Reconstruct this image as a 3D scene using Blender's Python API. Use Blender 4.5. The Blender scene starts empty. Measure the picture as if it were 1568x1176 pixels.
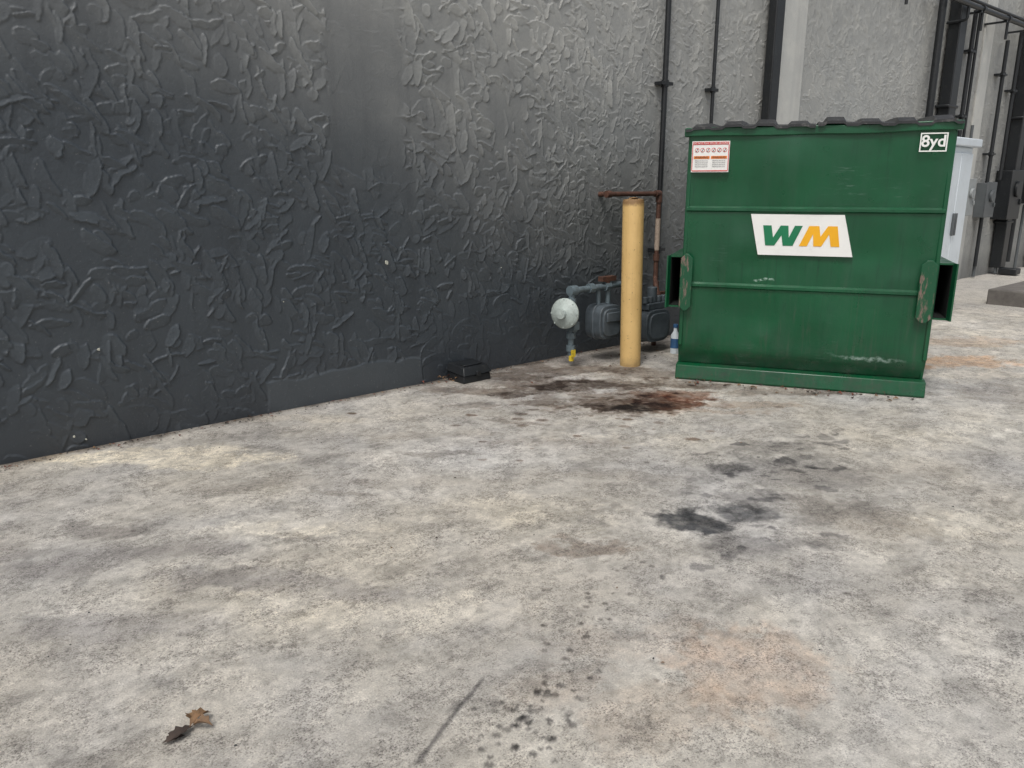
import bpy, bmesh, math, random
import numpy as np
from mathutils import Vector, Matrix
random.seed(7); rng=np.random.default_rng(11)
S=bpy.context.scene

# ---------------------------------------------------------------- helpers
class MB:
    def __init__(s): s.v=[];s.f=[];s.m=[]
    def add(s,vs,fs,mat=0):
        o=len(s.v); s.v+= [tuple(p) for p in vs]
        for f in fs: s.f.append([i+o for i in f]); s.m.append(mat)
    def box(s,lo,hi,mat=0,R=None):
        x0,y0,z0=lo;x1,y1,z1=hi
        vs=[Vector(p) for p in [(x0,y0,z0),(x1,y0,z0),(x1,y1,z0),(x0,y1,z0),(x0,y0,z1),(x1,y0,z1),(x1,y1,z1),(x0,y1,z1)]]
        if R is not None: vs=[R@p for p in vs]
        s.add(vs,[(0,3,2,1),(4,5,6,7),(0,1,5,4),(1,2,6,5),(2,3,7,6),(3,0,4,7)],mat)
    def prism(s,poly,axis_fn,d0,d1,mat=0):
        n=len(poly)
        vs=[axis_fn(a,b,d0) for a,b in poly]+[axis_fn(a,b,d1) for a,b in poly]
        fs=[list(range(n))[::-1],list(range(n,2*n))]+[(i,(i+1)%n,n+(i+1)%n,n+i) for i in range(n)]
        s.add(vs,fs,mat)
    def tube(s,pts,r,mat=0,seg=16,caps=True):
        pts=[Vector(p) for p in pts]; n=len(pts)
        rs=r if isinstance(r,(list,tuple)) else [r]*n
        dirs=[]
        for i in range(n):
            a=(pts[i]-pts[i-1]).normalized() if i>0 else None
            b=(pts[i+1]-pts[i]).normalized() if i<n-1 else None
            dirs.append(((a or b)+(b or a)).normalized())
        up=Vector((0,0,1)) if abs(dirs[0].z)<.9 else Vector((1,0,0))
        vs=[]
        nrm=(up-dirs[0]*up.dot(dirs[0])).normalized()
        for i in range(n):
            nrm=(nrm-dirs[i]*nrm.dot(dirs[i])).normalized(); b=dirs[i].cross(nrm)
            for k in range(seg):
                t=2*math.pi*k/seg; vs.append(pts[i]+(nrm*math.cos(t)+b*math.sin(t))*rs[i])
        fs=[]
        for i in range(n-1):
            for k in range(seg):
                fs.append((i*seg+k,i*seg+(k+1)%seg,(i+1)*seg+(k+1)%seg,(i+1)*seg+k))
        if caps: fs+= [list(range(seg))[::-1],list(range((n-1)*seg,n*seg))]
        s.add(vs,fs,mat)
    def bend(s,pts,r,mat=0,rad=.05,seg=14):
        pts=[Vector(p) for p in pts]; out=[pts[0]]
        for i in range(1,len(pts)-1):
            a=(pts[i-1]-pts[i]).normalized(); b=(pts[i+1]-pts[i]).normalized()
            p0=pts[i]+a*rad;p1=pts[i]+b*rad
            for k in range(6):
                t=k/5; out.append(p0.lerp(pts[i],t).lerp(pts[i].lerp(p1,t),t))
        out.append(pts[-1]); s.tube(out,r,mat,seg)
    def obj(s,name,mats,parent=None,bevel=0,smooth=True,loc=None,rot=None,angle=35):
        me=bpy.data.meshes.new(name); me.from_pydata(s.v,[],s.f)
        for m in mats: me.materials.append(m)
        me.polygons.foreach_set('material_index',s.m)
        bm=bmesh.new(); bm.from_mesh(me); bmesh.ops.recalc_face_normals(bm,faces=bm.faces); bm.to_mesh(me); bm.free()
        if smooth:
            me.polygons.foreach_set('use_smooth',[True]*len(me.polygons))
            me.set_sharp_from_angle(angle=math.radians(angle))
        me.update()
        o=bpy.data.objects.new(name,me); S.collection.objects.link(o)
        if bevel:
            b=o.modifiers.new('bevel','BEVEL'); b.width=bevel; b.segments=2; b.limit_method='ANGLE'; b.angle_limit=math.radians(40)
        if parent: o.parent=parent
        if loc: o.location=loc
        if rot: o.rotation_euler=rot
        return o
def empty(name,loc=(0,0,0),rot=(0,0,0)):
    e=bpy.data.objects.new(name,None); S.collection.objects.link(e); e.location=loc; e.rotation_euler=rot; e.empty_display_size=.2; return e

class NT:
    def __init__(s,name):
        s.mat=bpy.data.materials.new(name); s.mat.use_nodes=True; s.t=s.mat.node_tree
        s.b=s.t.nodes['Principled BSDF']; s.tc=s.n('ShaderNodeTexCoord').outputs['Object']
    def n(s,ty,**k):
        n=s.t.nodes.new(ty)
        for a,b in k.items(): setattr(n,a,b)
        return n
    def l(s,a,b): s.t.links.new(a,b)
    def put(s,sock,v):
        if isinstance(v,bpy.types.NodeSocket): s.l(v,sock)
        else: sock.default_value=v
    def math(s,op,a,b=0.0,c=0.0,clamp=False):
        n=s.n('ShaderNodeMath',operation=op,use_clamp=clamp)
        s.put(n.inputs[0],a);s.put(n.inputs[1],b)
        if op in('MULTIPLY_ADD',): s.put(n.inputs[2],c)
        return n.outputs[0]
    def vm(s,op,a,b):
        n=s.n('ShaderNodeVectorMath',operation=op); s.put(n.inputs[0],a)
        if op=='SCALE': s.put(n.inputs['Scale'],b)
        elif b is not None: s.put(n.inputs[1],b)
        return n.outputs['Value'] if op=='LENGTH' else n.outputs[0]
    def noise(s,scale,detail=4,rough=.55,vec=None,dist=0,col=False):
        n=s.n('ShaderNodeTexNoise'); s.l(vec or s.tc,n.inputs['Vector']); n.inputs['Scale'].default_value=scale
        n.inputs['Detail'].default_value=detail;n.inputs['Roughness'].default_value=rough;n.inputs['Distortion'].default_value=dist
        return n.outputs['Color' if col else 'Fac']
    def mr(s,v,a,b,c=0.0,d=1.0,smooth=False):
        n=s.n('ShaderNodeMapRange'); n.clamp=True
        if smooth:n.interpolation_type='SMOOTHSTEP'
        s.put(n.inputs[0],v)
        for i,x in enumerate((a,b,c,d)): s.put(n.inputs[i+1],x)
        return n.outputs[0]
    def mix(s,f,a,b,mode='MIX'):
        n=s.n('ShaderNodeMixRGB',blend_type=mode); s.put(n.inputs[0],f)
        for i,c in ((1,a),(2,b)):
            if isinstance(c,(tuple,list)): c=(c[0],c[1],c[2],1)
            s.put(n.inputs[i],c)
        return n.outputs[0]
    def bump(s,h,strength=.5,dist=.01,prev=None):
        n=s.n('ShaderNodeBump'); s.l(h,n.inputs['Height']); n.inputs['Strength'].default_value=strength;n.inputs['Distance'].default_value=dist
        if prev: s.l(prev,n.inputs['Normal'])
        return n.outputs[0]
    def scale(s,v,vec=None): return s.vm('MULTIPLY',vec or s.tc,v)
    def fin(s,col,rough=.5,metal=0,normal=None,spec=None):
        if isinstance(col,(tuple,list)): col=(col[0],col[1],col[2],1)
        s.put(s.b.inputs['Base Color'],col); s.put(s.b.inputs['Roughness'],rough); s.put(s.b.inputs['Metallic'],metal)
        if normal: s.l(normal,s.b.inputs['Normal'])
        if spec is not None: s.b.inputs['Specular IOR Level'].default_value=spec
        return s.mat

def simple(name,col,rough=.5,metal=0,var=.25,vs=8,bs=60,bstr=.15,dirt=(.05,.045,.04),dirtamt=.3):
    t=NT(name); c=t.mix(t.mr(t.noise(vs),.35,.7),col,tuple(x*(1-var) for x in col))
    c=t.mix(t.math('MULTIPLY',t.mr(t.noise(vs*4,5,.7),.55,.75),dirtamt),c,dirt)
    return t.fin(c,rough,metal,t.bump(t.noise(bs,2),bstr,.003))

# ---------------------------------------------------------------- camera
cam=bpy.data.cameras.new('camera'); co=bpy.data.objects.new('camera',cam); S.collection.objects.link(co)
co.location=(0,-4.92,1.5); co.rotation_euler=(math.radians(90-14.36),0,math.radians(-40.7))
cam.sensor_width=36; cam.lens=27.18; cam.clip_end=1000; cam.clip_start=.02; S.camera=co

# ---------------------------------------------------------------- world / sun
w=bpy.data.worlds.new('World'); S.world=w; w.use_nodes=True; nt=w.node_tree
sd=Vector((-.50,-.25,.90)).normalized()
sky=nt.nodes.new('ShaderNodeTexSky'); sky.sky_type='NISHITA'; sky.sun_disc=False
sky.sun_elevation=math.asin(sd.z); sky.sun_rotation=math.atan2(sd.x,sd.y); sky.air_density=1; sky.dust_density=4
hs=nt.nodes.new('ShaderNodeHueSaturation'); hs.inputs['Saturation'].default_value=.35
nt.links.new(sky.outputs[0],hs.inputs['Color']); nt.links.new(hs.outputs[0],nt.nodes['Background'].inputs[0])
nt.nodes['Background'].inputs[1].default_value=.15
sl=bpy.data.lights.new('sun','SUN'); sl.energy=1.5; sl.angle=math.radians(14); sl.color=(1,.97,.93)
so=bpy.data.objects.new('sun',sl); S.collection.objects.link(so); so.rotation_euler=sd.to_track_quat('Z','Y').to_euler()
S.view_settings.view_transform='Standard'; S.view_settings.look='None'; S.view_settings.exposure=0

# ---------------------------------------------------------------- numpy noise
def fnoise(shape,cell,seed):
    cy,cx=cell if isinstance(cell,tuple) else (cell,cell)
    r=np.random.default_rng(seed); a=r.random((int(shape[0]//cy)+3,int(shape[1]//cx)+3)).astype(np.float32)
    yi=np.arange(shape[0])/cy; xi=np.arange(shape[1])/cx
    y0=yi.astype(int);x0=xi.astype(int);fy=(yi-y0)[:,None];fx=(xi-x0)[None,:]
    fy=fy*fy*(3-2*fy);fx=fx*fx*(3-2*fx)
    A=a[y0][:,x0];B=a[y0][:,x0+1];C=a[y0+1][:,x0];D=a[y0+1][:,x0+1]
    return ((A*(1-fx)+B*fx)*(1-fy)+(C*(1-fx)+D*fx)*fy).astype(np.float32)-.5
def fbm(shape,cell,seed,oct=5,rough=.6,asp=1):
    o=0;a=1;tot=0
    for k in range(oct):
        if cell<1.5: break
        o=o+a*fnoise(shape,(cell,cell*asp),seed+k*17); tot+=a; a*=rough; cell/=2.03
    return o/tot*1.6
def sm(v,a,b):
    t=np.clip((v-a)/(b-a),0,1); return t*t*(3-2*t)

# ---------------------------------------------------------------- materials
def wall_mat(name):
    t=NT(name); sx=t.n('ShaderNodeSeparateXYZ'); t.l(t.tc,sx.inputs[0])
    x,y,z=sx.outputs
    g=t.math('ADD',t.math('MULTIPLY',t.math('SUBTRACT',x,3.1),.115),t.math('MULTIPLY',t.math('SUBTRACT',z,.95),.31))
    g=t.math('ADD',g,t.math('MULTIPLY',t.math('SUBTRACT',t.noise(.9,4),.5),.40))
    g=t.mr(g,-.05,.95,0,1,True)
    c=t.mix(g,(.046,.057,.067),(.40,.40,.375))  # paint tone with sky sheen painted in, lighter upward and to the right
    c=t.mix(t.math('MULTIPLY',t.mr(t.noise(4,5,.65),.45,.75),.3),c,t.mix(1.0,c,(1.7,1.65,1.55),'MULTIPLY'))
    c=t.mix(t.mr(y,-.010,.0,0,.5),c,t.mix(1.0,c,(.55,.56,.58),'MULTIPLY'))  # occlusion shade painted into the stucco recesses
    c=t.mix(t.mr(y,-.009,-.018,0,.4),c,t.mix(1.0,c,(1.6,1.6,1.6),'MULTIPLY'))  # raised strokes painted lighter, as if catching the light
    st=t.noise(1,5,.6,t.scale((7,7,.5))); c=t.mix(t.math('MULTIPLY',t.mr(st,.5,.72),.28),c,t.mix(1.0,c,(.4,.4,.42),'MULTIPLY'))
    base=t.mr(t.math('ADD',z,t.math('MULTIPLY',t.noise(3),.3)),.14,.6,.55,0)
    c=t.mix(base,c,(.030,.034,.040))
    # repainted dado patch at the foot of the wall
    pt=t.math('MULTIPLY',t.math('MULTIPLY',t.mr(x,2.04,2.06),t.mr(x,3.33,3.31)),t.mr(z,.235,.215)); c=t.mix(t.math('MULTIPLY',pt,.6),c,(.060,.070,.078))
    c=t.mix(t.math('MULTIPLY',t.mr(t.noise(60,3,.6),.64,.72),.3),c,(.24,.24,.23))
    return t.fin(c,.46,0,t.bump(t.noise(75,5,.7),.5,.005),.6)
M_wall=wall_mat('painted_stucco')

def ground_mat():
    t=NT('weathered_concrete'); P=t.tc
    at=t.n('ShaderNodeAttribute'); at.attribute_name='weathering'
    c=t.mix(t.mr(t.noise(.8,5,.6,dist=.6),.38,.62),(.60,.565,.50),(.52,.495,.455))
    c=t.mix(1.0,c,at.outputs['Color'],'MULTIPLY')
    mid=t.noise(42,6,.80); fine=t.noise(150,4,.78)
    wear=t.mr(t.noise(5.5,6,.75),.44,.56,.3,1)
    c=t.mix(t.math('MULTIPLY',t.mr(mid,.47,.57,0,.8),wear),c,t.mix(1.0,c,(.52,.51,.51),'MULTIPLY'))
    c=t.mix(t.math('MULTIPLY',t.mr(fine,.53,.60,0,.9),wear),c,t.mix(1.0,c,(.30,.29,.29),'MULTIPLY'))
    c=t.mix(t.mr(fine,.44,.36,0,.6),c,t.mix(1.0,c,(1.45,1.45,1.4),'MULTIPLY'))
    pit=t.mr(t.noise(28,3,.6),.70,.74); c=t.mix(t.math('MULTIPLY',pit,.7),c,(.07,.065,.06))
    h=t.math('ADD',t.math('MULTIPLY',fine,-.5),t.math('MULTIPLY',mid,-1.0))
    n=t.bump(h,.85,.010)
    return t.fin(c,.85,0,n,.3)
M_ground=ground_mat()

def green_mat():
    t=NT('green_paint')
    c=t.mix(t.mr(t.noise(2.2,5),.35,.7),(.0020,.082,.030),(.0026,.058,.023))
    st=t.noise(1,6,.65,t.scale((11,11,.7)))
    c=t.mix(t.mr(st,.5,.78,0,.35),c,(.03,.08,.05))
    st=t.noise(1,5,.7,t.scale((28,28,1.0)))
    sx=t.n('ShaderNodeSeparateXYZ'); t.l(t.tc,sx.inputs[0])
    c=t.mix(t.math('MULTIPLY',t.mr(st,.54,.70,0,.6),t.mr(sx.outputs[2],1.1,.2)),c,(.06,.075,.055))
    c=t.mix(t.math('MULTIPLY',t.mr(st,.46,.32,0,.55),t.mr(t.noise(3),.4,.6)),c,(.0015,.032,.015))
    c=t.mix(t.math('MULTIPLY',t.mr(sx.outputs[2],.5,.0),t.mr(t.noise(9,6,.7),.45,.7,0,.6)),c,(.045,.05,.038))
    scr=t.mr(t.noise(1,5,.7,t.scale((6,6,55))),.56,.64)
    m=t.math('MULTIPLY',scr,t.mr(t.noise(2.3,3,.5,vec=t.vm('ADD',t.tc,(1.3,0,2.2))),.58,.70))
    c=t.mix(t.math('MULTIPLY',m,.4),c,(.12,.2,.16))
    wv=t.vm('ADD',t.tc,t.vm('SCALE',t.vm('SUBTRACT',t.noise(7,4,.7,col=True),(.5,.5,.5)),.10))
    sv=t.vm('SUBTRACT',wv,(1.38,0,.265)); e=t.mr(t.vm('LENGTH',t.vm('MULTIPLY',sv,(3.6,0,45)),None),1,.3)
    c=t.mix(t.math('MULTIPLY',e,t.mr(t.noise(25,6,.7),.42,.58,0,.7)),c,(.33,.44,.39))
    sv=t.vm('SUBTRACT',wv,(.60,0,.815)); e=t.mr(t.vm('LENGTH',t.vm('MULTIPLY',sv,(11,0,60)),None),1,.4)
    c=t.mix(t.math('MULTIPLY',e,t.mr(t.noise(35,6,.7),.4,.55)),c,(.38,.52,.45))
    rust=t.math('MULTIPLY',t.mr(t.noise(30,6,.75),.60,.68),t.mr(sx.outputs[2],.22,.0))
    c=t.mix(rust,c,(.09,.035,.015))
    return t.fin(c,t.mr(t.noise(6,5),.3,.7,.24,.46),0,t.bump(t.noise(4,3),.16,.03))
M_green=green_mat()
def rg():
    t=NT('worn_green_steel'); m=t.mr(t.noise(1,6,.7,t.scale((30,30,7))),.54,.64)
    c=t.mix(m,(.004,.07,.028),(.20,.13,.11)); return t.fin(c,.45,0,t.bump(t.noise(70),.2,.003))
M_rustgreen=rg()
M_dark=simple('painted_pocket_shade',(.008,.012,.010),.8)  # near-black colour for the shade inside the fork pockets
M_lid=simple('black_plastic_lid',(.024,.025,.027),.5,0,.3,6,90,.2,(.25,.24,.23),.6)
M_white=simple('white_vinyl',(.80,.80,.77),.4,0,.06,3,60,.03,(.4,.4,.36),.15)
M_gr=simple('decal_green',(.005,.17,.07),.4,0,.1,5,40,.02,(.1,.2,.1),.1)
M_ye=simple('decal_yellow',(.85,.42,.01),.4,0,.08,5,40,.02,(.4,.3,.1),.1)
M_red=simple('decal_red',(.6,.03,.03),.4,0,.1,5,40,.02,(.3,.2,.2),.1)
M_or=simple('decal_orange',(.8,.22,.03),.4,0,.1,5,40,.02,(.3,.2,.2),.1)
M_blk=simple('decal_black',(.04,.04,.045),.5)
M_blackpipe=simple('black_painted_steel',(.013,.015,.017),.42,0,.3,5,80,.1,(.08,.08,.075),.3)
M_graypipe=simple('gray_painted_steel',(.13,.17,.19),.5,0,.35,18,80,.2,(.09,.06,.04),.5)
M_meter=simple('meter_enamel',(.085,.105,.12),.5,0,.3,14,70,.15,(.06,.05,.04),.5)
M_reg=simple('regulator_enamel',(.42,.48,.45),.5,0,.25,20,60,.2,(.16,.13,.10),.7)
M_rust=simple('rusty_pipe_metal',(.11,.05,.032),.7,0,.5,20,120,.35,(.04,.025,.02),.6)
M_cab=simple('white_enamel_sheet',(.66,.72,.76),.35,0,.08,2,60,.04,(.35,.36,.35),.25)
M_cable=simple('tag_yellow',(.75,.55,.04),.5)
M_blue=simple('blue_plastic',(.05,.14,.30),.4)
M_gbox=simple('gray_switchgear',(.10,.11,.115),.45,0,.2,6,60,.06,(.05,.05,.05),.3)
def bol():
    t=NT('yellow_bollard_paint')
    c=t.mix(t.mr(t.noise(4,5),.3,.7),(.72,.49,.20),(.62,.41,.16))
    st=t.noise(1,6,.65,t.scale((18,18,1.2))); c=t.mix(t.mr(st,.5,.75,0,.5),c,(.40,.26,.11))
    sx=t.n('ShaderNodeSeparateXYZ'); t.l(t.tc,sx.inputs[0])
    top=t.mr(t.math('ADD',sx.outputs[2],t.math('MULTIPLY',t.noise(30,5,.7),.07)),1.37,1.405)
    c=t.mix(t.math('MULTIPLY',top,.8),c,(.17,.09,.045))
    c=t.mix(t.mr(t.noise(45,6,.7),.62,.68,0,.8),c,(.13,.07,.035))
    c=t.mix(t.mr(t.math('ADD',sx.outputs[2],t.math('MULTIPLY',t.noise(20),.16)),.18,.05,0,.6),c,(.12,.08,.05))
    return t.fin(c,.5,0,t.bump(t.noise(35,5),.25,.006))
M_bol=bol()

# ---------------------------------------------------------------- ground sheet with weathering map on its vertices
gr=.008; gx0,gx1,gy0,gy1=-1.0,12.0,-5.2,.024
xs=np.arange(gx0,gx1+gr/2,gr); ys=np.arange(gy0,gy1+gr/2,gr); shp=(len(ys),len(xs))
GX,GY=[a.astype(np.float32) for a in np.meshgrid(xs,ys)]
w1=fbm(shp,60,101,6,.65)*.24; w2=fbm(shp,60,202,6,.65)*.24
edge_n=fbm(shp,26,303,5,.8); big=fbm(shp,110,404,7,.62); spk=fbm(shp,6,505,2,.9)
col=np.ones(shp+(3,),np.float32)
def window(x,y,r):
    j0=max(0,int((x-r-gx0)/gr)); j1=min(shp[1],int((x+r-gx0)/gr)+1); i0=max(0,int((y-r-gy0)/gr)); i1=min(shp[0],int((y+r-gy0)/gr)+1)
    return slice(i0,i1),slice(j0,j1)
def blotch(x,y,ra,rb,st,mul,ang=0,soft=.45,rag=1.15,warp=1):
    s_=window(x,y,max(ra,rb)*2.1+.15)
    if s_[0].stop<=s_[0].start or s_[1].stop<=s_[1].start: return
    px=GX[s_]+w1[s_]*warp-x; py=GY[s_]+w2[s_]*warp-y
    a0=math.radians(-40.7)+ang; ca,sa=math.cos(a0),math.sin(a0)
    a=(px*ca+py*sa)/ra; b=(-px*sa+py*ca)/rb
    d=np.sqrt(a*a+b*b)
    m=sm((1-d)+edge_n[s_]*rag*.9,0,soft)*np.clip(1.35-d*.6,0,1)*(1-sm(d,1.6,2.0))
    m=np.clip(m*st*(1+spk[s_]*.6),0,1)[...,None]
    col[s_]*= (1-m)+m*np.array(mul,np.float32)
D1=(.24,.19,.165); D2=(.42,.37,.335); D3=(.16,.13,.115); R1=(.42,.24,.17)
for a in [ # damp oily area between bait box, meter, bollard and dumpster corner
           (4.10,-1.40,.78,.42,.75,(.50,.43,.38)),(4.05,-1.48,.52,.24,.85,D2),(4.28,-1.62,.46,.20,.85,R1),(4.50,-1.55,.40,.18,.7,(.60,.34,.24)),(3.85,-1.42,.30,.13,.85,D1),(3.98,-1.53,.20,.09,.95,D3),
           (4.18,-1.57,.18,.08,.85,(.24,.13,.10)),(4.05,-.75,.55,.28,.85,D2),(4.02,-.74,.22,.12,.95,D1),(3.45,-.46,.45,.14,.75,D2),(3.98,-.30,.55,.16,.8,D2),(4.40,-1.02,.45,.24,.75,D2),
           (4.55,-.45,.70,.26,.8,D2),(4.85,-.85,.45,.26,.7,D2),(4.75,-1.25,.40,.20,.7,D2),(3.62,-.72,.20,.07,.85,D1),(4.30,-.78,.22,.08,.85,D1),(3.70,-1.05,.35,.10,.6,D2),(3.25,-.80,.30,.08,.5,D2),
           (4.35,-1.95,.55,.12,.5,(.68,.55,.46)),(4.75,-2.05,.5,.12,.5,(.70,.58,.48)),(5.2,-2.0,.6,.16,.6,(.52,.46,.41)),(5.9,-2.6,.45,.14,.5,(.6,.56,.5)),(5.55,-2.35,.4,.1,.7,D2),(4.93,-1.5,.3,.14,.7,D2),
           (2.75,-2.99,.19,.12,.95,(.17,.18,.20)),(3.05,-3.07,.30,.17,.8,(.30,.31,.33)),(3.25,-3.00,.24,.14,.55,(.38,.38,.40)),(3.75,-2.93,.48,.32,.55,(.48,.48,.49)),
           (3.40,-3.40,.36,.30,.5,(.56,.53,.50)),(2.70,-3.25,.22,.14,.6,(.42,.42,.44)),(3.95,-2.55,.34,.18,.5,(.48,.48,.49)),(2.18,-2.77,.24,.08,.7,(.50,.44,.40)),
           (2.98,-3.45,.24,.12,.55,(.48,.48,.49)),(3.55,-2.65,.2,.14,.7,(.37,.37,.39)),(4.3,-2.75,.4,.12,.35,(.6,.6,.6)),
           (1.98,-3.74,.34,.30,.5,(1.0,.83,.72)),(1.55,-3.62,.40,.20,.45,(.78,.70,.64)),(1.9,-3.45,.4,.2,.3,(.88,.78,.70)),
           (7.3,-2.35,.9,.30,.75,(1.1,.80,.58)),(6.4,-3.1,.55,.35,.5,(.58,.54,.50)),(8.3,-2.1,.9,.3,.5,(1.0,.8,.62)),(6.9,-2.0,.5,.3,.6,(.5,.4,.33)),(6.9,-2.95,.6,.2,.4,(.65,.63,.60)),
           (.60,-1.55,.80,.20,.6,(.55,.54,.56)),(1.05,-2.25,.80,.09,.6,(.54,.54,.58)),(.45,-2.15,.60,.12,.45,(.58,.58,.62)),(1.5,-1.2,.7,.14,.4,(.64,.62,.61)),
           (.75,-1.25,.3,.08,.6,(.48,.47,.48)),(2.95,-4.05,.60,.24,.3,(.68,.68,.70)),
           (2.2,-1.75,.6,.09,.4,(.66,.64,.62)),(3.1,-1.75,.7,.11,.45,(.66,.62,.59)),(4.2,-3.3,.6,.16,.3,(.70,.68,.67)),
           (2.6,-1.1,.5,.09,.4,(.66,.63,.60)),(5.2,-2.9,.8,.16,.3,(.70,.68,.66)),(2.9,-2.3,.5,.08,.4,(.66,.64,.62)),
           (1.75,-1.55,.35,.05,.6,(.54,.52,.50)),(2.45,-1.4,.3,.05,.6,(.54,.52,.5)),(3.2,-1.25,.35,.06,.6,(.5,.46,.44)),(1.3,-1.9,.4,.05,.5,(.54,.54,.56)) ]: blotch(*a)
for a in [(1.15,-.42,.95,.22,.85,(1.42,1.37,1.24)),(2.2,-.30,.7,.12,.5,(1.3,1.26,1.17)),(1.25,-1.75,.5,.14,.5,(1.28,1.25,1.18)),(2.3,-2.4,.55,.22,.5,(1.25,1.23,1.17)),(4.5,-2.9,.9,.28,.5,(1.22,1.2,1.15)),
          (1.35,-2.75,.7,.20,.5,(1.25,1.23,1.18)),(3.7,-3.75,.5,.18,.5,(1.2,1.19,1.15)),(3.5,-1.95,.8,.14,.5,(1.22,1.19,1.12)),(6.9,-2.65,.9,.22,.55,(1.25,1.2,1.12)),(.75,-2.9,.45,.3,.45,(1.22,1.2,1.16)),
          (9.5,-2.6,1.5,.5,.5,(1.2,1.18,1.14)),(5.6,-3.6,1,.3,.4,(1.2,1.19,1.15))]: blotch(*a,soft=.5)
rr=random.Random(5)
for _ in range(70):
    t_=rr.random(); x=2.60+1.7*t_+rr.gauss(0,.20); y=-3.20+.55*t_+rr.gauss(0,.18); s_=rr.uniform(.018,.075)
    blotch(x,y,s_,s_*.6,rr.uniform(.5,.9),(.40,.40,.42),soft=.3,rag=.6)
# drip trail in the foreground
for _ in range(60):
    x=1.28+rr.gauss(0,.13); y=-3.50+rr.gauss(0,.07); s_=rr.uniform(.009,.021); blotch(x,y,s_,s_*.85,rr.uniform(.7,.95),(.24,.24,.25),soft=.4,rag=.2,warp=.12)
for _ in range(40):
    t_=rr.random(); x=1.35+.9*t_+rr.gauss(0,.07); y=-3.45+.45*t_+rr.gauss(0,.05); s_=rr.uniform(.007,.018); blotch(x,y,s_,s_*.85,rr.uniform(.6,.9),(.30,.29,.29),soft=.4,rag=.2,warp=.12)
for _ in range(110):
    x=4.1+rr.gauss(0,.6); y=-1.35+rr.gauss(0,.38); s_=rr.uniform(.015,.06); blotch(x,y,s_,s_*.7,rr.uniform(.5,.9),(.34,.26,.22),soft=.4,rag=.5,warp=.3)
for _ in range(120):
    x=rr.uniform(.3,6.5); y=rr.uniform(-4.4,-.5); s_=rr.uniform(.006,.024); blotch(x,y,s_,s_*.8,rr.uniform(.4,.8),(.42,.40,.39),soft=.4,rag=.3,warp=.3)
def line(x0,y0,x1,y1,wd,st,mul):
    s_=window((x0+x1)/2,(y0+y1)/2,math.hypot(x1-x0,y1-y0)/2+.2)
    px=GX[s_]+w1[s_]*.10-x0;py=GY[s_]+w2[s_]*.10-y0; L=math.hypot(x1-x0,y1-y0); ux,uy=(x1-x0)/L,(y1-y0)/L
    a=px*ux+py*uy; b=np.abs(-px*uy+py*ux); m=(1-sm(b+edge_n[s_]*wd*1.3,wd*.4,wd*1.5))*sm(a,-.02,.05)*(1-sm(a,L-.05,L+.02))
    m=(m*st)[...,None]; col[s_]*= (1-m)+m*np.array(mul,np.float32)
line(.93,-3.43,1.33,-3.245,.008,.85,(.30,.30,.32)); line(1.14,-3.325,1.20,-3.295,.02,.75,(.32,.32,.34))
for _ in range(26):
    x=rr.uniform(.4,5); y=rr.uniform(-4,-1); a_=rr.gauss(-.45,.4); L=rr.uniform(.2,1.2); line(x,y,x+L*math.cos(a_),y+L*math.sin(a_),rr.uniform(.006,.03),rr.uniform(.12,.3),(.6,.6,.62))
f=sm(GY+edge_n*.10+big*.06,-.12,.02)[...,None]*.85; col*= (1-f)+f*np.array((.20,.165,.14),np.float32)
f=sm(GY+big*.35+edge_n*.12,-.75,-.15)[...,None]*(sm(GX+big*.4,3.0,3.9)*(1-sm(GX,6,7)))[...,None]*.55; col*= (1-f)+f*np.array((.45,.40,.36),np.float32)
# mottling: crisp-edged worn laitance, drag streaks, fine grime
pn=fbm(shp,48,811,6,.72,1.6); patch=sm(pn,.02,.12); col*= (.92+.13*patch)[...,None]
pn=fbm(shp,26,911,6,.75,2.2); patch=sm(pn,.12,.24); col*= (1-.17*patch)[...,None]
pn=fbm(shp,12,955,4,.75); col*= (1-.15*sm(pn,.12,.22)+.08*sm(-pn,.12,.22))[...,None]
col*=(1+np.clip(big*.24+spk*.22,-.4,.4))[...,None]
cool=np.clip(fbm(shp,90,990,4,.6),-.4,.4)[...,None]; col*=1+cool*np.array((-.05,0,.10),np.float32)
ef=(sm(GX,gx0,gx0+.7)*(1-sm(GX,gx1-1.5,gx1))*sm(GY,gy0,gy0+.4))[...,None]; col=col*ef+(1-ef)*.92
def grid_mesh(name,V,a,b):
    I=(np.arange(a-1)[:,None]*b+np.arange(b-1)[None,:]).reshape(-1)
    F=np.stack([I,I+1,I+b+1,I+b],-1).astype(np.int32)
    me=bpy.data.meshes.new(name); me.vertices.add(len(V)); me.vertices.foreach_set('co',V.astype(np.float32).ravel())
    me.loops.add(F.size); me.loops.foreach_set('vertex_index',F.ravel())
    me.polygons.add(len(F)); me.polygons.foreach_set('loop_start',np.arange(0,F.size,4,dtype=np.int32))
    me.polygons.foreach_set('use_smooth',np.ones(len(F),bool)); me.update(calc_edges=True); return me
uz=fbm(shp,120,707,3)*.006*ef[...,0]*(1-sm(GY,-.15,0))
jn=np.concatenate([np.arange(0,int((6.2-gx0)/gr)),np.arange(int((6.2-gx0)/gr),shp[1],3)])
xs2=xs[jn]; col2=col[:,jn]; uz2=uz[:,jn]
ex=np.concatenate([[-150,-60,-20,-6],xs2,[18,40,90,170]]); ey=np.concatenate([[-170,-60,-20,-8],ys,[3,20,60,130]])
EX,EY=np.meshgrid(ex,ey); EZ=np.zeros_like(EX); EZ[4:-4,4:-4]=uz2
EC=np.ones(EX.shape+(4,),np.float32)*.92; EC[4:-4,4:-4,:3]=col2
me=grid_mesh('concrete_ground',np.stack([EX,EY,EZ],-1).reshape(-1,3),len(ey),len(ex)); me.materials.append(M_ground)
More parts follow.
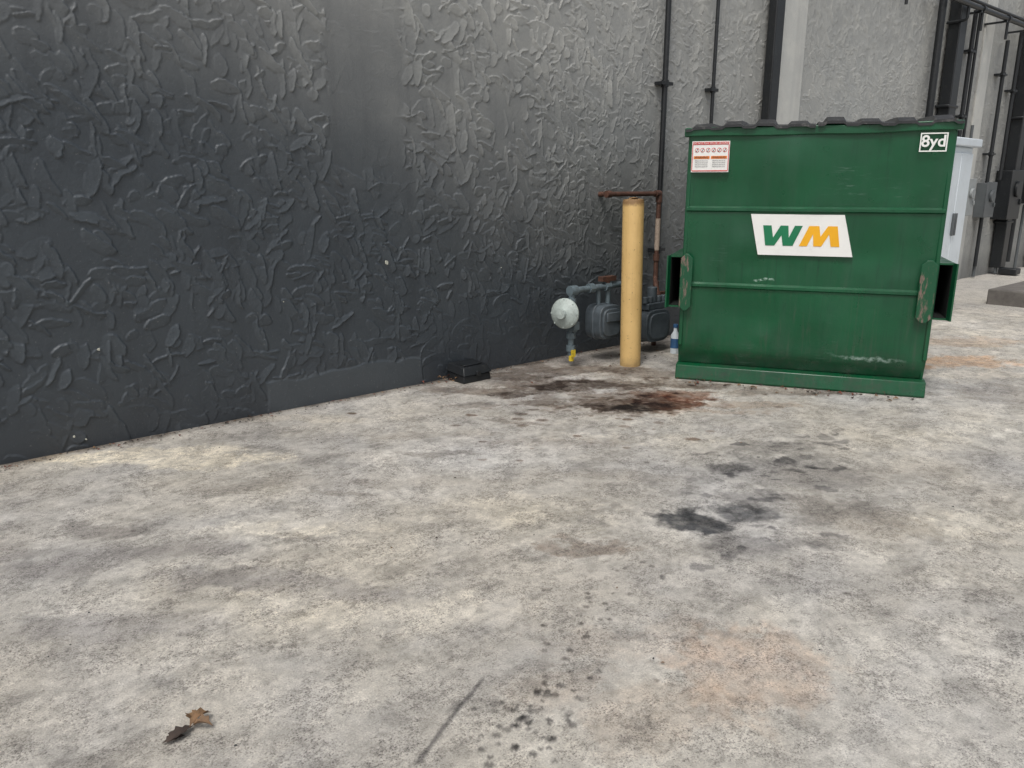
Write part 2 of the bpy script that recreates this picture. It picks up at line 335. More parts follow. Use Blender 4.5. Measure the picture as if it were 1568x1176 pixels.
at=me.attributes.new('weathering','FLOAT_COLOR','POINT'); at.data.foreach_set('color',EC.reshape(-1))
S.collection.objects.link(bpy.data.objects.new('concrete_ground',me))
del EX,EY,EZ,EC,col,col2,w1,w2,edge_n,big,spk,GX,GY

# ---------------------------------------------------------------- stucco wall (real relief)
res=.006; X0,X1,Z1=-3.0,20.0,5.0
nx=int((X1-X0)/res)+1; nz=int(Z1/res)+1
H=np.zeros((nz,nx),np.float32)
wa=fnoise(H.shape,16,1)*.026+fnoise(H.shape,4,3)*.010
wb=fnoise(H.shape,16,2)*.026+fnoise(H.shape,4,4)*.010
for i in range(22000):
    cx=rng.uniform(X0,X1) if i%3 else rng.uniform(4.5,X1); cz=rng.uniform(-.05,Z1)
    fine=cx>5.0+.25*rng.normal()
    if fine: L=rng.uniform(.05,.18); wd=rng.uniform(.018,.058); th=rng.uniform(.003,.0085)
    else: L=rng.uniform(.07,.25); wd=rng.uniform(.022,.085); th=rng.uniform(.004,.0125)
    ang=rng.normal(math.radians(-58),.85); k=rng.uniform(-2.2,2.2)
    h=L*.62+wd*.3
    i0=max(0,int((cz-h)/res)); i1=min(nz,int((cz+h)/res)+1); j0=max(0,int((cx-h-X0)/res)); j1=min(nx,int((cx+h-X0)/res)+1)
    if i1-i0<3 or j1-j0<3: continue
    zz=(np.arange(i0,i1)*res-cz)[:,None]; xx=(np.arange(j0,j1)*res+X0-cx)[None,:]
    xx=xx+wa[i0:i1,j0:j1]; zz=zz+wb[i0:i1,j0:j1]
    a=xx*math.cos(ang)+zz*math.sin(ang); b=-xx*math.sin(ang)+zz*math.cos(ang)-k*a*a
    q=1-np.abs(2*a/L)**2.4; hw=wd/2*np.sqrt(np.clip(q,0,1))
    edge=np.clip((hw-np.abs(b))/.004,0,1)
    prof=th*(.25+.75*np.clip((b+hw)/(2*hw+1e-4),0,1)**1.2)+th*.25*np.exp(-((hw-b)/.008)**2)
    sub=H[i0:i1,j0:j1]
    H[i0:i1,j0:j1]=np.where(edge>0,np.maximum(sub*(1-.62*edge),prof*edge),sub)
H+=fnoise(H.shape,60,9)*.006+fnoise(H.shape,3,10)*.0010
xw=np.arange(nx)*res+X0; zw=np.arange(nz)*res
XX,ZZ=np.meshgrid(xw,zw)
nn=fnoise(H.shape,22,21)*.12
def region(x0,x1,z0,z1,e=.03):
    x=XX+nn*.5; z=ZZ+nn*.5
    return sm(x,x0-e,x0+e)*(1-sm(x,x1-e,x1+e))*sm(z,z0-e,z0+e)*(1-sm(z,z1-e,z1+e))
amp=np.ones_like(H)
amp*=1-.88*region(2.62,3.22,1.62,5.2)
amp*=1-.75*region(3.0,3.3,1.35,1.62)
amp*=1-.9*region(2.05,3.32,-.2,.22,.012)
amp*=1-.6*region(3.32,21,-.2,.55,.12)
amp*=1-.30*region(-3,2.05,-.2,.25,.1)
H*=amp
H+=.008*region(2.05,3.32,-.2,.22,.008)
gx=np.concatenate([np.arange(-3,.4,.014),np.arange(.4,6.0,.006),np.arange(6.0,9.0,.009),np.arange(9,20.0,.015)])
gz=np.concatenate([np.arange(0,3.1,.006),np.arange(3.1,5.0,.014)])
ii=np.clip((gz/res).round().astype(int),0,nz-1); jj=np.clip(((gx-X0)/res).round().astype(int),0,nx-1)
HH=H[ii][:,jj]
WX,WZ=np.meshgrid(gx,gz)
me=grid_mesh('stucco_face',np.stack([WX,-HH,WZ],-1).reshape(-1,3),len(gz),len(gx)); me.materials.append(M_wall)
wall=empty('stucco_wall_building')
wf=bpy.data.objects.new('stucco_face',me); S.collection.objects.link(wf); wf.parent=wall
del H,amp,XX,ZZ,nn,wa,wb
m=MB(); m.box((-14,.0,0),(-3.002,.3,6.2)); m.box((-3,.03,0),(19.98,.3,5.0)); m.box((-3,.0,4.99),(19.98,.3,6.2)); m.box((19.98,0,0),(60,.3,6.2))
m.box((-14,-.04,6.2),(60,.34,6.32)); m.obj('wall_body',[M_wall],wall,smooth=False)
m=MB(); m.box((8.02,-.028,0),(8.5,.02,6.19)); m.box((13.6,-.028,0),(13.95,.02,6.19)); m.obj('pilaster',[M_wall],wall,bevel=.004,smooth=False)
m=MB()
for x,z,s_ in ((3.01,.96,.020),(1.05,.58,.009),(.86,.09,.008),(.92,.06,.005),(2.2,.75,.004),(4.1,.85,.004)):
    pts=[(x+math.cos(k)*s_*random.uniform(.5,1.1),z+math.sin(k)*s_*random.uniform(.6,1.2)) for k in (0,.9,1.8,2.7,3.6,4.5,5.4)]
    m.prism(pts,lambda a,b,d:(a,d,b),-.021,-.012)
m.obj('paint_chips',[simple('pale_chip',(.5,.5,.42),.7)],wall,smooth=False)

# ---------------------------------------------------------------- conduits and downspouts
def conduit(x,r,z0,z1,y=-.06,name='electrical_conduit',brk=(),extra=None):
    m=MB(); m.tube([(x,y,z0),(x,y,z1)],r,0,14)
    for z in brk:
        m.box((x-r*3.2,y-r-.006,z-.014),(x+r*3.2,-.004,z+.014)); m.tube([(x,y,z-.03),(x,y,z+.03)],r*1.35,0,14)
    return m.obj(name,[M_blackpipe],bevel=0)
conduit(6.05,.026,.25,6.1,brk=(2.42,.9))
conduit(6.80,.018,.1,6.1,brk=(2.42,))
def downspout(x,wd,dp,z0=.12,z1=6.15,foot=True,straps=(.9,2.6,4.3)):
    m=MB(); m.box((x-wd/2,-dp-.03,z0),(x+wd/2,-.03,z1))
    for z in straps: m.box((x-wd/2-.05,-dp-.04,z-.02),(x+wd/2+.05,-.003,z+.02))
    if foot: m.box((x-wd/2,-dp-.28,.02),(x+wd/2,-dp+.0,.12))
    return m.obj('downspout',[M_blackpipe],bevel=.012)
downspout(7.80,.16,.10,straps=(.9,4.3))
conduit(11.80,.05,.1,6.1,-.1)
downspout(12.35,.24,.16)
conduit(12.95,.032,.2,3.95,-.1,brk=(2.5,3.4))
conduit(13.12,.022,.2,3.95,-.1)
conduit(14.35,.03,.2,3.7,-.1,brk=(3.2,2.0))
conduit(14.9,.03,1.6,3.9,-.1,brk=(3.0,))
conduit(15.7,.05,.2,3.9,-.15,brk=(3.0,))
downspout(15.35,.24,.18)
downspout(17.2,.3,.2)
m=MB(); m.bend([(11.3,-.02,4.12),(11.3,-.28,4.12),(11.3,-.28,3.9),(18.5,-.28,3.9)],.035,0,.08)
m.tube([(12.1,-.18,4.02),(18.5,-.18,4.02)],.022)
m.bend([(12.2,-.28,3.88),(12.2,-.28,3.7),(12.2,-.02,3.7)],.02,0,.05)
for x in (12.6,13.6,14.6,15.6,16.6):
    m.box((x-.02,-.31,3.84),(x+.02,.02,3.865)); m.tube([(x+.1,-.28,3.9),(x+.1,-.28,3.62)],.02)
    m.tube([(x+.06,-.28,3.9),(x+.14,-.28,3.9)],.05)
m.obj('overhead_pipe_run',[M_blackpipe])
m=MB(); m.tube([(10.7,-.1,6.1),(10.7,-.1,3.72)],.02); m.obj('electrical_conduit',[M_blackpipe])
def ebox(x,z,wd,ht,dp,mat):
    e=empty('electrical_box',(x,0,z)); m=MB(); m.box((0,-dp,0),(wd,-.004,ht)); m.box((-.012,-dp-.014,-.0),(wd+.012,-dp+.0,ht+.012))
    m.tube([(wd*.5,-dp-.015,ht*.62),(wd*.5,-dp-.055,ht*.62)],wd*.24,0,20); m.box((wd*.85,-dp-.04,ht*.3),(wd*.92,-dp-.012,ht*.42))
    m.obj('enclosure',[mat],e,bevel=.008); m=MB(); m.tube([(wd/2,-dp/2,-.02),(wd/2,-dp/2,-z+.02)],.025); m.tube([(wd/2,-dp/2,ht),(wd/2,-dp/2,ht+.8)],.022); m.obj('conduit',[M_gbox],e)
M_lg=simple('light_gray_enamel',(.32,.34,.34),.45)
ebox(12.6,.9,.35,.5,.16,M_gbox); ebox(13.25,1.05,.32,.55,.2,M_lg); ebox(14.2,1.0,.4,.55,.16,M_gbox)
ebox(15.0,.95,.55,.8,.25,M_blackpipe); ebox(16.0,1.2,.5,.7,.25,M_blackpipe); ebox(11.6,1.15,.26,.36,.14,M_lg)
m=MB(); m.bend([(10.75,-.35,0),(10.75,-.35,1.15),(11.5,-.35,1.15),(11.5,-.35,0)],.045,0,.08)
for z in (.75,.95,1.0): m.tube([(10.75,-.35,z-.02),(10.75,-.35,z+.02)],.09,0,16)
for x in (11.0,11.25): m.tube([(x-.02,-.35,1.15),(x+.02,-.35,1.15)],.09,0,16); m.tube([(x,-.35,1.15),(x,-.45,1.15)],.02); m.tube([(x,-.45,1.15),(x,-.47,1.15)],.07,0,16)
m.tube([(10.75,-.35,.85),(10.75,-.52,.85)],.02); m.tube([(10.75,-.52,.85),(10.75,-.54,.85)],.08,0,16)
m.obj('backflow_valve_pipes',[M_lg])

# ---------------------------------------------------------------- white cabinet
cab=empty('utility_cabinet',(9.30,-1.36,0),(0,0,math.radians(2)))
m=MB(); m.box((0,0,.10),(.80,.9,1.93)); m.box((.05,.05,0),(.75,.85,.10),1)
m.obj('body',[M_cab,M_gbox],cab,bevel=.015)
m=MB(); m.box((-.05,-.06,1.93),(.90,.95,2.02)); m.obj('top_cover',[M_cab],cab,bevel=.012)
m=MB(); 
m.box((.03,-.022,.18),(.395,-.003,1.86)); m.box((.405,-.022,.18),(.77,-.003,1.86))
m.box((.35,-.05,.95),(.38,-.022,1.2),1); m.box((.42,-.05,.95),(.45,-.022,1.2),1)
m.obj('doors',[M_cab,M_gbox],cab,bevel=.006)
m=MB(); m.box((11.3,-3.1,-.02),(14.4,-1.32,.2)); m.obj('concrete_kerb',[simple('kerb_concrete',(.17,.155,.14),.85,0,.4,5,60,.5,(.07,.065,.06),.6)],bevel=.02)

# ---------------------------------------------------------------- dumpster
Wd,Dp,Ht=1.77,1.62,1.93
D=empty('dumpster',(4.93,-1.21,0),(0,0,math.radians(-60.25)))
pz=[(.13,.080),(.23,.022),(.27,.012),(.74,-.002),(.750,-.018),(.768,-.018),(.782,0.006),(1.312,-.006),(1.322,-.024),(1.340,-.024),(1.354,0.004),(1.88,-.018)]
zs_=[]; 
for (z0,_),(z1,_) in zip(pz,pz[1:]):
    n=max(1,int((z1-z0)/.03)); zs_+= [z0+(z1-z0)*k/n for k in range(n)]
zs_.append(1.88)
def pv(z): return float(np.interp(z,[p[0] for p in pz],[p[1] for p in pz]))
dn=[(random.uniform(.1,1.65),random.uniform(.3,1.8),random.uniform(.06,.22),random.uniform(-.013,.013)) for _ in range(40)]
nu=70; m=MB(); vs=[]
for z in zs_:
    for k in range(nu+1):
        u=.012+(Wd-.024)*k/nu; d=0
        for a_,b_,r_,h_ in dn:
            q=((u-a_)**2+(z-b_)**2)/r_**2
            if q<6: d+=h_*math.exp(-q)
        d+=.006*math.sin(u*3.1+z)*math.sin(z*5)
        f=min(1,min(u,Wd-u)/.12)
        vs.append((u,pv(z)+d*f,z))
fs=[(r*(nu+1)+k,r*(nu+1)+k+1,(r+1)*(nu+1)+k+1,(r+1)*(nu+1)+k) for r in range(len(zs_)-1) for k in range(nu)]
m.add(vs,fs); m.obj('front_panel',[M_green],D,angle=25)
m=MB()
m.prism([(.10,.03),(.02,.27),(.012,1.90),(Dp,1.98),(Dp,.10),(Dp-.1,.03)],lambda a,b,d:(d,a,b),.0,.02)
m.prism([(.10,.03),(.02,.27),(.012,1.90),(Dp,1.98),(Dp,.10),(Dp-.1,.03)],lambda a,b,d:(d,a,b),Wd-.02,Wd)
m.box((.02,Dp-.02,.1),(Wd-.02,Dp-.001,1.975)); m.box((.02,.12,.05),(Wd-.02,Dp-.1,.08))
for uu in (-.03,Wd):
    for vv in (.35,.8,1.25): m.box((uu,vv,.1),(uu+.03,vv+.07,1.85))
m.obj('body_sides',[M_green],D,bevel=.004)
m=MB()
seg=24
def rimz(u): return 1.900-.014*math.sin(math.pi*u/Wd)+.003*math.sin(u*9)-.012*max(0,1-u/.5)
pts=[(-.028+(Wd+.056)*k/seg) for k in range(seg+1)]
vs=[];
for u in pts:
    z=rimz(u); vs+= [(u,-.042,z-.035),(u,-.042,z+.026),(u,.03,z+.026),(u,.03,z-.035)]
fs=[]
for k in range(seg):
    for q in range(4): fs.append((k*4+q,k*4+(q+1)%4,k*4+4+(q+1)%4,k*4+4+q))
fs+= [(3,2,1,0),tuple(seg*4+q for q in range(4))]
m.add(vs,fs); m.box((-.028,.031,1.87),(.02,Dp,1.92)); m.box((Wd-.02,.031,1.87),(Wd+.028,Dp,1.92))
m.box((0,-.006,.28),(.03,.012,1.86)); m.box((Wd-.03,-.006,.28),(Wd,.012,1.86))
m.obj('rim',[M_green],D,bevel=.006)
m=MB()
m.prism([(.058,.125),(.012,.115),(-.006,.012),(.004,.0),(.12,.0),(.12,.125)],lambda a,b,d:(d,a,b),-.010,Wd+.018)
m.box((.1,.2,0),(.25,Dp-.1,.05)); m.box((Wd-.25,.2,0),(Wd-.1,Dp-.1,.05))
m.obj('base_channel',[M_green],D,bevel=.006)
def lid(u0,u1,nm,sg):
    m=MB(); n=4; cell=(u1-u0)/n; prof=[]
    for k in range(n):
        a=u0+k*cell; hh=.022+.006*((k*7+sg)%3); prof+= [(a,0),(a+cell*.16,0),(a+cell*.26,hh),(a+cell*.74,hh),(a+cell*.84,0)]
    prof.append((u1,0))
    rows=[]
    for j in range(13):
        v=-.06+(Dp+.06)*j/12
        row=[]
        for u,h in prof:
            zb=1.931+.05*max(0,v)/Dp-.014*max(0,1-u/.5)+.012*math.sin(math.pi*j/12)+.005*math.sin(u*6+sg)
            row.append((u,v+.012*math.sin(u*13),zb+h*(.5 if j==0 else 1)-(.014 if j==0 else 0)))
        rows.append(row)
    K=len(prof); vs=[p for r in rows for p in r]+[(p[0],p[1],p[2]-.018) for r in rows for p in r]; T=13*K
    fs=[]
    for j in range(12):
        for k in range(K-1):
            i=j*K+k; fs.append((i,i+1,i+K+1,i+K)); fs.append((T+i,T+i+K,T+i+K+1,T+i+1))
    for k in range(K-1): fs.append((k,T+k,T+k+1,k+1)); i=12*K+k; fs.append((i,i+1,T+i+1,T+i))
    for j in range(12): fs.append((j*K,j*K+K,T+j*K+K,T+j*K)); i=j*K+K-1; fs.append((i,T+i,T+i+K,i+K))
    m.add(vs,fs); m.obj(nm,[M_lid],D,angle=30)
lid(-.02,.875,'lid_left',0); lid(.89,1.79,'lid_right',2)
m=MB(); m.tube([(-.02,Dp+.03,1.99),(Wd+.02,Dp+.03,1.99)],.02); m.obj('hinge_rod',[M_blackpipe],D)
def pocket(u0,u1,side,nm):
    m=MB(); z0,z1=.58,.98; t_=.012; a,b=.0,1.35
    m.box((u0,a,z0),(u1,b,z0+t_)); m.box((u0,a,z1-t_),(u1,b,z1))
    uo=(u0,u0+t_) if side<0 else (u1-t_,u1)
    m.box((uo[0],a,z0+t_),(uo[1],b,z1-t_))
    o=u0 if side<0 else u1
    m.prism([(o,a),(o+side*.012,a-.05),(o+side*.002,a-.05),(o-side*t_,a)],lambda p,q,d:(p,q,d),z0,z1)
    i0,i1=(u0+t_+.001,u1-.001) if side<0 else (u0+.001,u1-t_-.001)
    m.box((i0,.012,z0+t_+.001),(i1,b-.02,z0+t_+.003),1); m.box((i0,.012,z1-t_-.003),(i1,b-.02,z1-t_-.001),1)  # added dark liner sheets paint the shade inside the sleeve
    q=i0 if side<0 else i1-.002; m.box((q,.012,z0+t_+.004),(q+.002,b-.02,z1-t_-.004),1)
    q=i1-.002 if side<0 else i0; m.box((q,.012,z0+t_+.004),(q+.002,b-.02,z1-t_-.004),1)
    m.box((i0+.003,.5,z0+t_+.004),(i1-.003,.51,z1-t_-.004),1)
    m.obj(nm,[M_green,M_dark],D)
pocket(-.100,-.001,-1,'fork_pocket_left'); pocket(Wd+.001,Wd+.098,1,'fork_pocket_right')
def guard(u0,u1,nm):
    m=MB(); z0,z1=.56,1.0; c=.035
    poly=[(u0+c,z0),(u1-c,z0),(u1,z0+c),(u1,z1-c),(u1-c,z1),(u0+c,z1),(u0,z1-c),(u0,z0+c)]
    def bow(q): return .018*math.sin(math.pi*(q-z0)/(z1-z0))
    vs=[(p,-.055-bow(q),q) for p,q in poly]+[(p,-.040-bow(q),q) for p,q in poly]; n=8
    m.add(vs,[list(range(n)),list(range(n,2*n))[::-1]]+[(i,n+i,n+(i+1)%n,(i+1)%n) for i in range(n)])
    m.box((u0+.03,-.05,z0+.05),(u0+.045,.0,z1-.05)); m.box((u1-.045,-.045,z0+.05),(u1-.03,.0,z1-.05))
    m.obj(nm,[M_rustgreen],D,bevel=.004)
guard(-.005,.085,'pocket_guard_left'); guard(Wd-.12,Wd-.015,'pocket_guard_right')
def flat(poly,mat,nm,v=-.030,parent=D,th=.0015):
    m=MB(); m.prism(poly,lambda a,b,d:(a,d,b),v,v+th); return m.obj(nm,[mat],parent,smooth=False)
flat([(.483,1.300),(1.124,1.300),(1.203,1.005),(.552,1.005)],M_white,'logo_plate',-.019,th=.03)
Wp=[(0,1),(.24,1),(.31,.40),(.50,1),(.72,1),(.755,.40),(.90,1),(1.12,1),(.88,0),(.60,0),(.545,.52),(.36,0),(.10,0)]
def lt(pts,u0,z0,w_,h_): return [(u0+a*w_,z0+b*h_) for a,b in pts]
flat(lt(Wp,.575,1.075,.245,.145),M_gr,'logo_letter_w',-.022)
Mp=[(1.12-a,1-b) for a,b in Wp]
flat(lt(Mp,.835,1.075,.245,.145),M_ye,'logo_letter_m',-.022)
def text(s,u,z,size,mat,nm,v=-.026,off=.0,al='CENTER'):
    c=bpy.data.curves.new(nm,'FONT'); c.body=s; c.size=size; c.align_x=al; c.align_y='CENTER'; c.offset=off; c.extrude=.0006
    o=bpy.data.objects.new(nm,c); S.collection.objects.link(o)
    dg=bpy.context.evaluated_depsgraph_get(); me=bpy.data.meshes.new_from_object(o.evaluated_get(dg)); bpy.data.objects.remove(o)
    me.materials.clear(); me.materials.append(mat)
    o=bpy.data.objects.new(nm,me); S.collection.objects.link(o); o.parent=D; o.location=(u,v,z); o.rotation_euler=(math.pi/2,0,0)
u0,u1,z0,z1=1.545,1.712,1.725,1.848; th=.008
for k,p in enumerate([[(u0,z0),(u1,z0),(u1,z0+th),(u0,z0+th)],[(u0,z1-th),(u1,z1-th),(u1,z1),(u0,z1)],[(u0,z0+th),(u0+th,z0+th),(u0+th,z1-th),(u0,z1-th)],[(u1-th,z0+th),(u1,z0+th),(u1,z1-th),(u1-th,z1-th)]]):
    flat(p,M_white,'size_label_frame_%d'%k,-.036)
text('8yd',(u0+u1)/2,(z0+z1)/2+.004,.105,M_white,'size_label_text',-.036,.002)
flat([(.03,1.60),(.30,1.60),(.30,1.82),(.03,1.82)],M_white,'warning_label',-.031,th=.02)
flat([(.036,1.795),(.294,1.795),(.294,1.814),(.036,1.814)],M_red,'warning_header',-.033)
flat([(.036,1.606),(.294,1.606),(.294,1.613),(.036,1.613)],M_red,'warning_footer',-.033)
flat([(.033,1.613),(.038,1.613),(.038,1.795),(.033,1.795)],M_red,'warning_edge_l',-.033)
flat([(.292,1.613),(.297,1.613),(.297,1.795),(.292,1.795)],M_red,'warning_edge_r',-.033)
text('DO NOT PLAY ON OR AROUND',.165,1.8045,.017,M_white,'warning_text_a',-.0345)
for k in range(2):
    flat([(.045+.125*k,1.695),(.16+.125*k,1.695),(.16+.125*k,1.715),(.045+.125*k,1.715)],M_or,'warning_bar_%d'%k,-.033)
    text('WARNING',.1025+.125*k,1.705,.02,M_blk,'warning_word_%d'%k,-.0345)
    for j in range(4): text('falling lid can injure do not',.1025+.125*k,1.682-.014*j,.0085,M_blk,'small_text_%d_%d'%(k,j),-.033)
for k in range(6):
    x=.052+.040*k; mm=MB(); mm.tube([(x+.015,-.0315,1.757),(x+.015,-.033,1.757)],.0155,0,18); mm.obj('pictogram_ring_%d'%k,[M_red],D,smooth=False)
    mm=MB(); mm.tube([(x+.015,-.033,1.757),(x+.015,-.0338,1.757)],.0115,0,18); mm.obj('pictogram_%d'%k,[M_white],D,smooth=False)
    flat([(x+.008,1.748),(x+.012,1.746),(x+.023,1.766),(x+.019,1.768)],M_blk,'pictogram_mark_%d'%k,-.0348,th=.0008)

# ---------------------------------------------------------------- bollard
m=MB(); r=.088
pr=[(0,r),(.02,r),(1.375,r),(1.395,r-.004),(1.40,r-.012),(1.398,r-.03),(1.408,r-.05),(1.412,.01)]
m.tube([(0,0,z) for z,_ in pr],[q for _,q in pr],0,40)
m.obj('bollard',[M_bol],loc=(5.03,-.64,0),rot=(math.radians(-.3),math.radians(-1.2),0),angle=50)
# ---------------------------------------------------------------- gas meter
G=empty('gas_meter',(0,0,0))
m=MB(); y=-.34
m.bend([(4.60,y,.10),(4.60,y,.65),(5.45,y,.66),(5.45,y,.45)],.026,0,.05)
for z in (.16,.27,.42,.56): m.tube([(4.60,y,z-.025),(4.60,y,z+.025)],.040,0,8)
m.tube([(4.575,y,.65),(4.65,y,.65)],.043,0,16); m.tube([(4.80,y,.652),(4.86,y,.652)],.042,0,8); m.tube([(5.0,y,.653),(5.06,y,.653)],.042,0,8)
m.tube([(4.60,y-.05,.33),(4.60,y+.03,.33)],.03,0,12); m.box((4.57,y-.07,.325),(4.63,y-.05,.39))
m.tube([(4.45,y,.47),(4.62,y,.47)],.022)
m.tube([(5.05,y,.655),(5.05,y,.50)],.022)
m.tube([(4.95,y+.02,.50),(4.95,y+.02,.66)],.02)
m.obj('pipework',[M_graypipe],G)
m=MB()
ax=Vector((-.95,-.30,.05)).normalized(); c=Vector((4.50,y-.02,.47))
pr=[(-.075,.03),(-.05,.05),(-.03,.115),(-.014,.128),(.0,.128),(.014,.118),(.03,.085),(.05,.045),(.075,.04),(.082,.0)]
m.tube([c+ax*d for d,_ in pr],[max(q,.002) for _,q in pr],0,28)
for k in range(8):
    t_=k*math.pi/4; u_=ax.orthogonal().normalized(); v_=ax.cross(u_); p=c+(u_*math.cos(t_)+v_*math.sin(t_))*.114
    m.tube([p-ax*.02,p+ax*.018],.009,0,6)
m.obj('regulator',[M_reg],G)
m=MB()
def case(x0,x1,z0,z1,yd,mat):
    cx=(x0+x1)/2
    n=20; pts=[]
    for k in range(n):
        t_=2*math.pi*k/n; e=.55
        sgn=lambda v:(1 if v>=0 else -1)
        pts.append((cx+(x1-x0)/2*sgn(math.cos(t_))*abs(math.cos(t_))**e,(z0+z1)/2+(z1-z0)/2*sgn(math.sin(t_))*abs(math.sin(t_))**e))
    m.prism(pts,lambda a,b,d:(a,d,b),y-yd/2,y+yd/2,mat)
    m.prism([(cx+(a-cx)*1.07,(z0+z1)/2+(b-(z0+z1)/2)*1.07) for a,b in pts],lambda a,b,d:(a,d,b),y-.012,y+.012,mat)
    m.prism([(cx+(a-cx)*.8,(z0+z1)/2+(b-(z0+z1)/2)*.8) for a,b in pts],lambda a,b,d:(a,d,b),y-yd/2-.02,y+yd/2+.02,mat)
case(4.86,5.14,.20,.50,.18,0); case(5.46,5.80,.10,.40,.22,0)
m.box((5.5,y-.09,.40),(5.76,y+.09,.46)); 
for xx in (5.50,5.57,5.69,5.76): m.tube([(xx,y-.05,.46),(xx,y-.05,.52)],.026,0,12)
m.tube([(5.63,y-.02,.46),(5.63,y-.02,.60)],.045,0,16)
m.box((4.92,y-.125,.36),(5.08,y-.108,.44)); m.obj('meter_case',[M_meter],G,bevel=.006)
m=MB(); m.tube([(4.60,y-.01,.05),(4.60,y-.01,.10)],.022,0,10); m.box((4.575,y-.045,.09),(4.615,y-.030,.15)); m.obj('yellow_tag',[M_cable],G)
m=MB(); m.box((4.95,y-.03,.70),(5.12,y+.03,.74)); m.tube([(5.03,y,.66),(5.03,y,.72)],.03); m.obj('valve_handle',[M_rust],G)
m=MB(); m.bend([(5.27,.02,1.43),(5.27,-.10,1.43),(5.99,-.10,1.43),(5.99,-.10,.62),(5.75,-.30,.60),(5.75,-.34,.50)],.022,0,.04)
for p0,p1 in [((5.93,-.10,1.43),(6.0,-.10,1.43)),((5.99,-.10,1.42),(5.99,-.10,1.35)),((5.99,-.10,.8),(5.99,-.10,.86)),((5.25,-.10,1.43),(5.31,-.10,1.43))]: m.tube([p0,p1],.031,0,12)
m.tube([(5.99,-.10,.9),(5.99,-.10,1.2)],.0245,1,14)
m.tube([(5.86,-.22,.0),(5.86,-.22,.62)],.024); m.tube([(5.86,-.22,.35),(5.86,-.22,.42)],.04,0,8); m.box((5.80,-.30,.50),(5.92,-.27,.53))
m.obj('rusty_gas_pipe',[M_rust,simple('pipe_wrap',(.42,.33,.26),.7)])
m=MB(); pr=[(0,.04),(.17,.04),(.21,.018),(.24,.018)]
m.tube([(0,0,z) for z,_ in pr],[q for _,q in pr],0,18); m.tube([(0,0,.05),(0,0,.14)],.041,1,18); m.tube([(0,0,.24),(0,0,.27)],.022,1,14)
m.obj('plastic_bottle',[M_cab,M_blue],loc=(5.72,-.58,.0))
# ---------------------------------------------------------------- bait station
B=empty('rodent_bait_station',(3.66,-.135,0),(0,0,math.radians(2)))
m=MB()
m.add([(-.14,-.11,0),(.14,-.11,0),(.14,.1,0),(-.14,.1,0),(-.135,-.105,.06),(.135,-.105,.06),(.135,.1,.075),(-.135,.1,.075)],[(0,3,2,1),(0,1,5,4),(1,2,6,5),(2,3,7,6),(3,0,4,7),(4,5,6,7)])
m.obj('base',[M_blackpipe],B,bevel=.008)
m=MB(); m.add([(-.145,-.118,.063),(.145,-.118,.063),(.145,.11,.078),(-.145,.11,.078),(-.12,-.085,.122),(.12,-.085,.122),(.125,.10,.138),(-.125,.10,.138)],[(0,3,2,1),(0,1,5,4),(1,2,6,5),(2,3,7,6),(3,0,4,7),(4,5,6,7)])
m.box((-.02,-.125,.05),(.02,-.112,.09)); m.box((-.09,-.06,.128),(.09,.07,.136)); m.obj('lid',[M_blackpipe],B,bevel=.008)

# ---------------------------------------------------------------- leaves and litter
def leafmesh(m,x,y,z,s,rot,curl,mat=0,tilt=.4):
    out=[(0,0),(.18,.16),(.30,.13),(.42,.30),(.55,.20),(.75,.24),(.8,.1),(1,0)]
    R=Matrix.Rotation(rot,3,'Z')@Matrix.Rotation(random.uniform(-tilt,tilt),3,'X')
    vs=[]; 
    for a,b in out: vs.append((a,0,curl*(.18-(a-.5)**2*.7)))
    for sgn in(1,-1):
        for a,b in out: vs.append((a,sgn*b,curl*(.18-(a-.5)**2*.7)+b*curl*1.1))
    vs=[R@Vector(v)*s+Vector((x,y,z)) for v in vs]; n=8; fs=[]
    for k in range(n-1): fs.append((k,k+1,n+k+1,n+k)); fs.append((k,2*n+k,2*n+k+1,k+1))
    m.add(vs,fs,mat)
M_leaf=simple('dry_leaf_brown',(.24,.14,.07),.7,0,.5,30,100,.3,(.08,.04,.02),.5)
M_leafd=simple('dark_leaf_and_shadow',(.06,.042,.033),.8,0,.4,30,100,.3)  # dark litter leaves, also the painted shadow beside the foreground leaf
M_leafr=simple('dry_leaf_red',(.17,.05,.03),.7,0,.4,30)
lx,ly=.535,-2.895
m=MB(); leafmesh(m,lx,ly,.012,.075,.35,.8); leafmesh(m,lx+.005,ly-.005,.016,.06,-.7,1.0); leafmesh(m,lx+.015,ly,.010,.065,1.5,.7); leafmesh(m,lx+.01,ly+.003,.010,.085,3.45,.35,1,.1); leafmesh(m,lx-.02,ly-.02,.008,.06,3.0,.3,1,.1); m.obj('dry_leaf',[M_leaf,M_leafd])  # the dark flat pieces stand in for the shadow beside the leaf
m=MB()
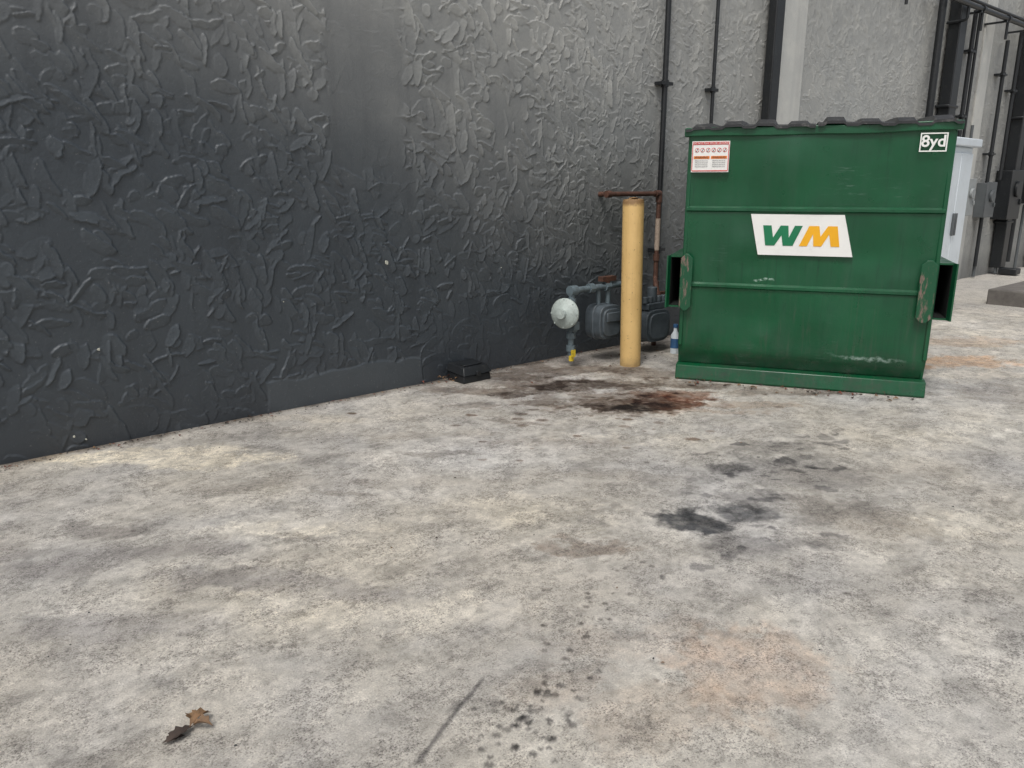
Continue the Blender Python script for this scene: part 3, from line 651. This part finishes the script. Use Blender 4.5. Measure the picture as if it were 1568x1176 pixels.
for _ in range(34): leafmesh(m,random.gauss(3.5,.12),random.uniform(-.16,-.03),random.uniform(.005,.04),random.uniform(.02,.05),random.uniform(0,6.3),random.uniform(.3,1.1),random.choice([0,0,1,2]))
for _ in range(170): leafmesh(m,random.uniform(.2,6),-abs(random.gauss(.02,.05))-.02,.005,random.uniform(.01,.03),random.uniform(0,6.3),random.uniform(.2,.9),random.choice([0,1,1,2]))
for _ in range(50): leafmesh(m,random.gauss(5.2,.5),random.gauss(-.5,.3),.005,random.uniform(.012,.035),random.uniform(0,6.3),random.uniform(.2,.9),random.choice([0,1,2]))
for _ in range(60):
    s_=random.uniform(0,1.7); v_=random.uniform(-.2,.06); leafmesh(m,4.93+.496*s_+.868*v_,-1.21-.868*s_+.496*v_,.006,random.uniform(.02,.05),random.uniform(0,6.3),random.uniform(.2,.9),random.choice([0,1,2]))
for _ in range(60): leafmesh(m,random.uniform(.5,10),random.uniform(-4.3,-.4),.005,random.uniform(.008,.022),random.uniform(0,6.3),random.uniform(.2,.9),random.choice([0,1,1]))
m.obj('leaf_litter',[M_leaf,M_leafd,M_leafr])
M_peb=simple('pebble_stone',(.30,.28,.25),.8,0,.6,40); M_pebd=simple('pebble_dark',(.05,.05,.05),.8)
m=MB()
def peb(x,y,s,mat):
    vs=[];R=Matrix.Rotation(random.uniform(0,6),3,'Z')
    for zz,rr_ in((0,.7),(.35,1),(.8,.6)):
        for k in range(6):
            t_=k*math.pi/3; vs.append(R@Vector((math.cos(t_)*rr_*s*random.uniform(.7,1.2),math.sin(t_)*rr_*s*.7,zz*s*.8))+Vector((x,y,0)))
    m.add(vs,[tuple(range(12,18))]+[(a*6+k,a*6+(k+1)%6,a*6+6+(k+1)%6,a*6+6+k) for a in range(2) for k in range(6)],mat)
for _ in range(300): peb(random.uniform(.1,6.5),-abs(random.gauss(.03,.05))-.02,random.uniform(.002,.009),random.choice([0,0,1]))
for _ in range(170): peb(random.uniform(.3,9),random.uniform(-4.4,-.3),random.uniform(.002,.006),random.choice([0,1,1]))
m.obj('gravel_bits',[M_peb,M_pebd])
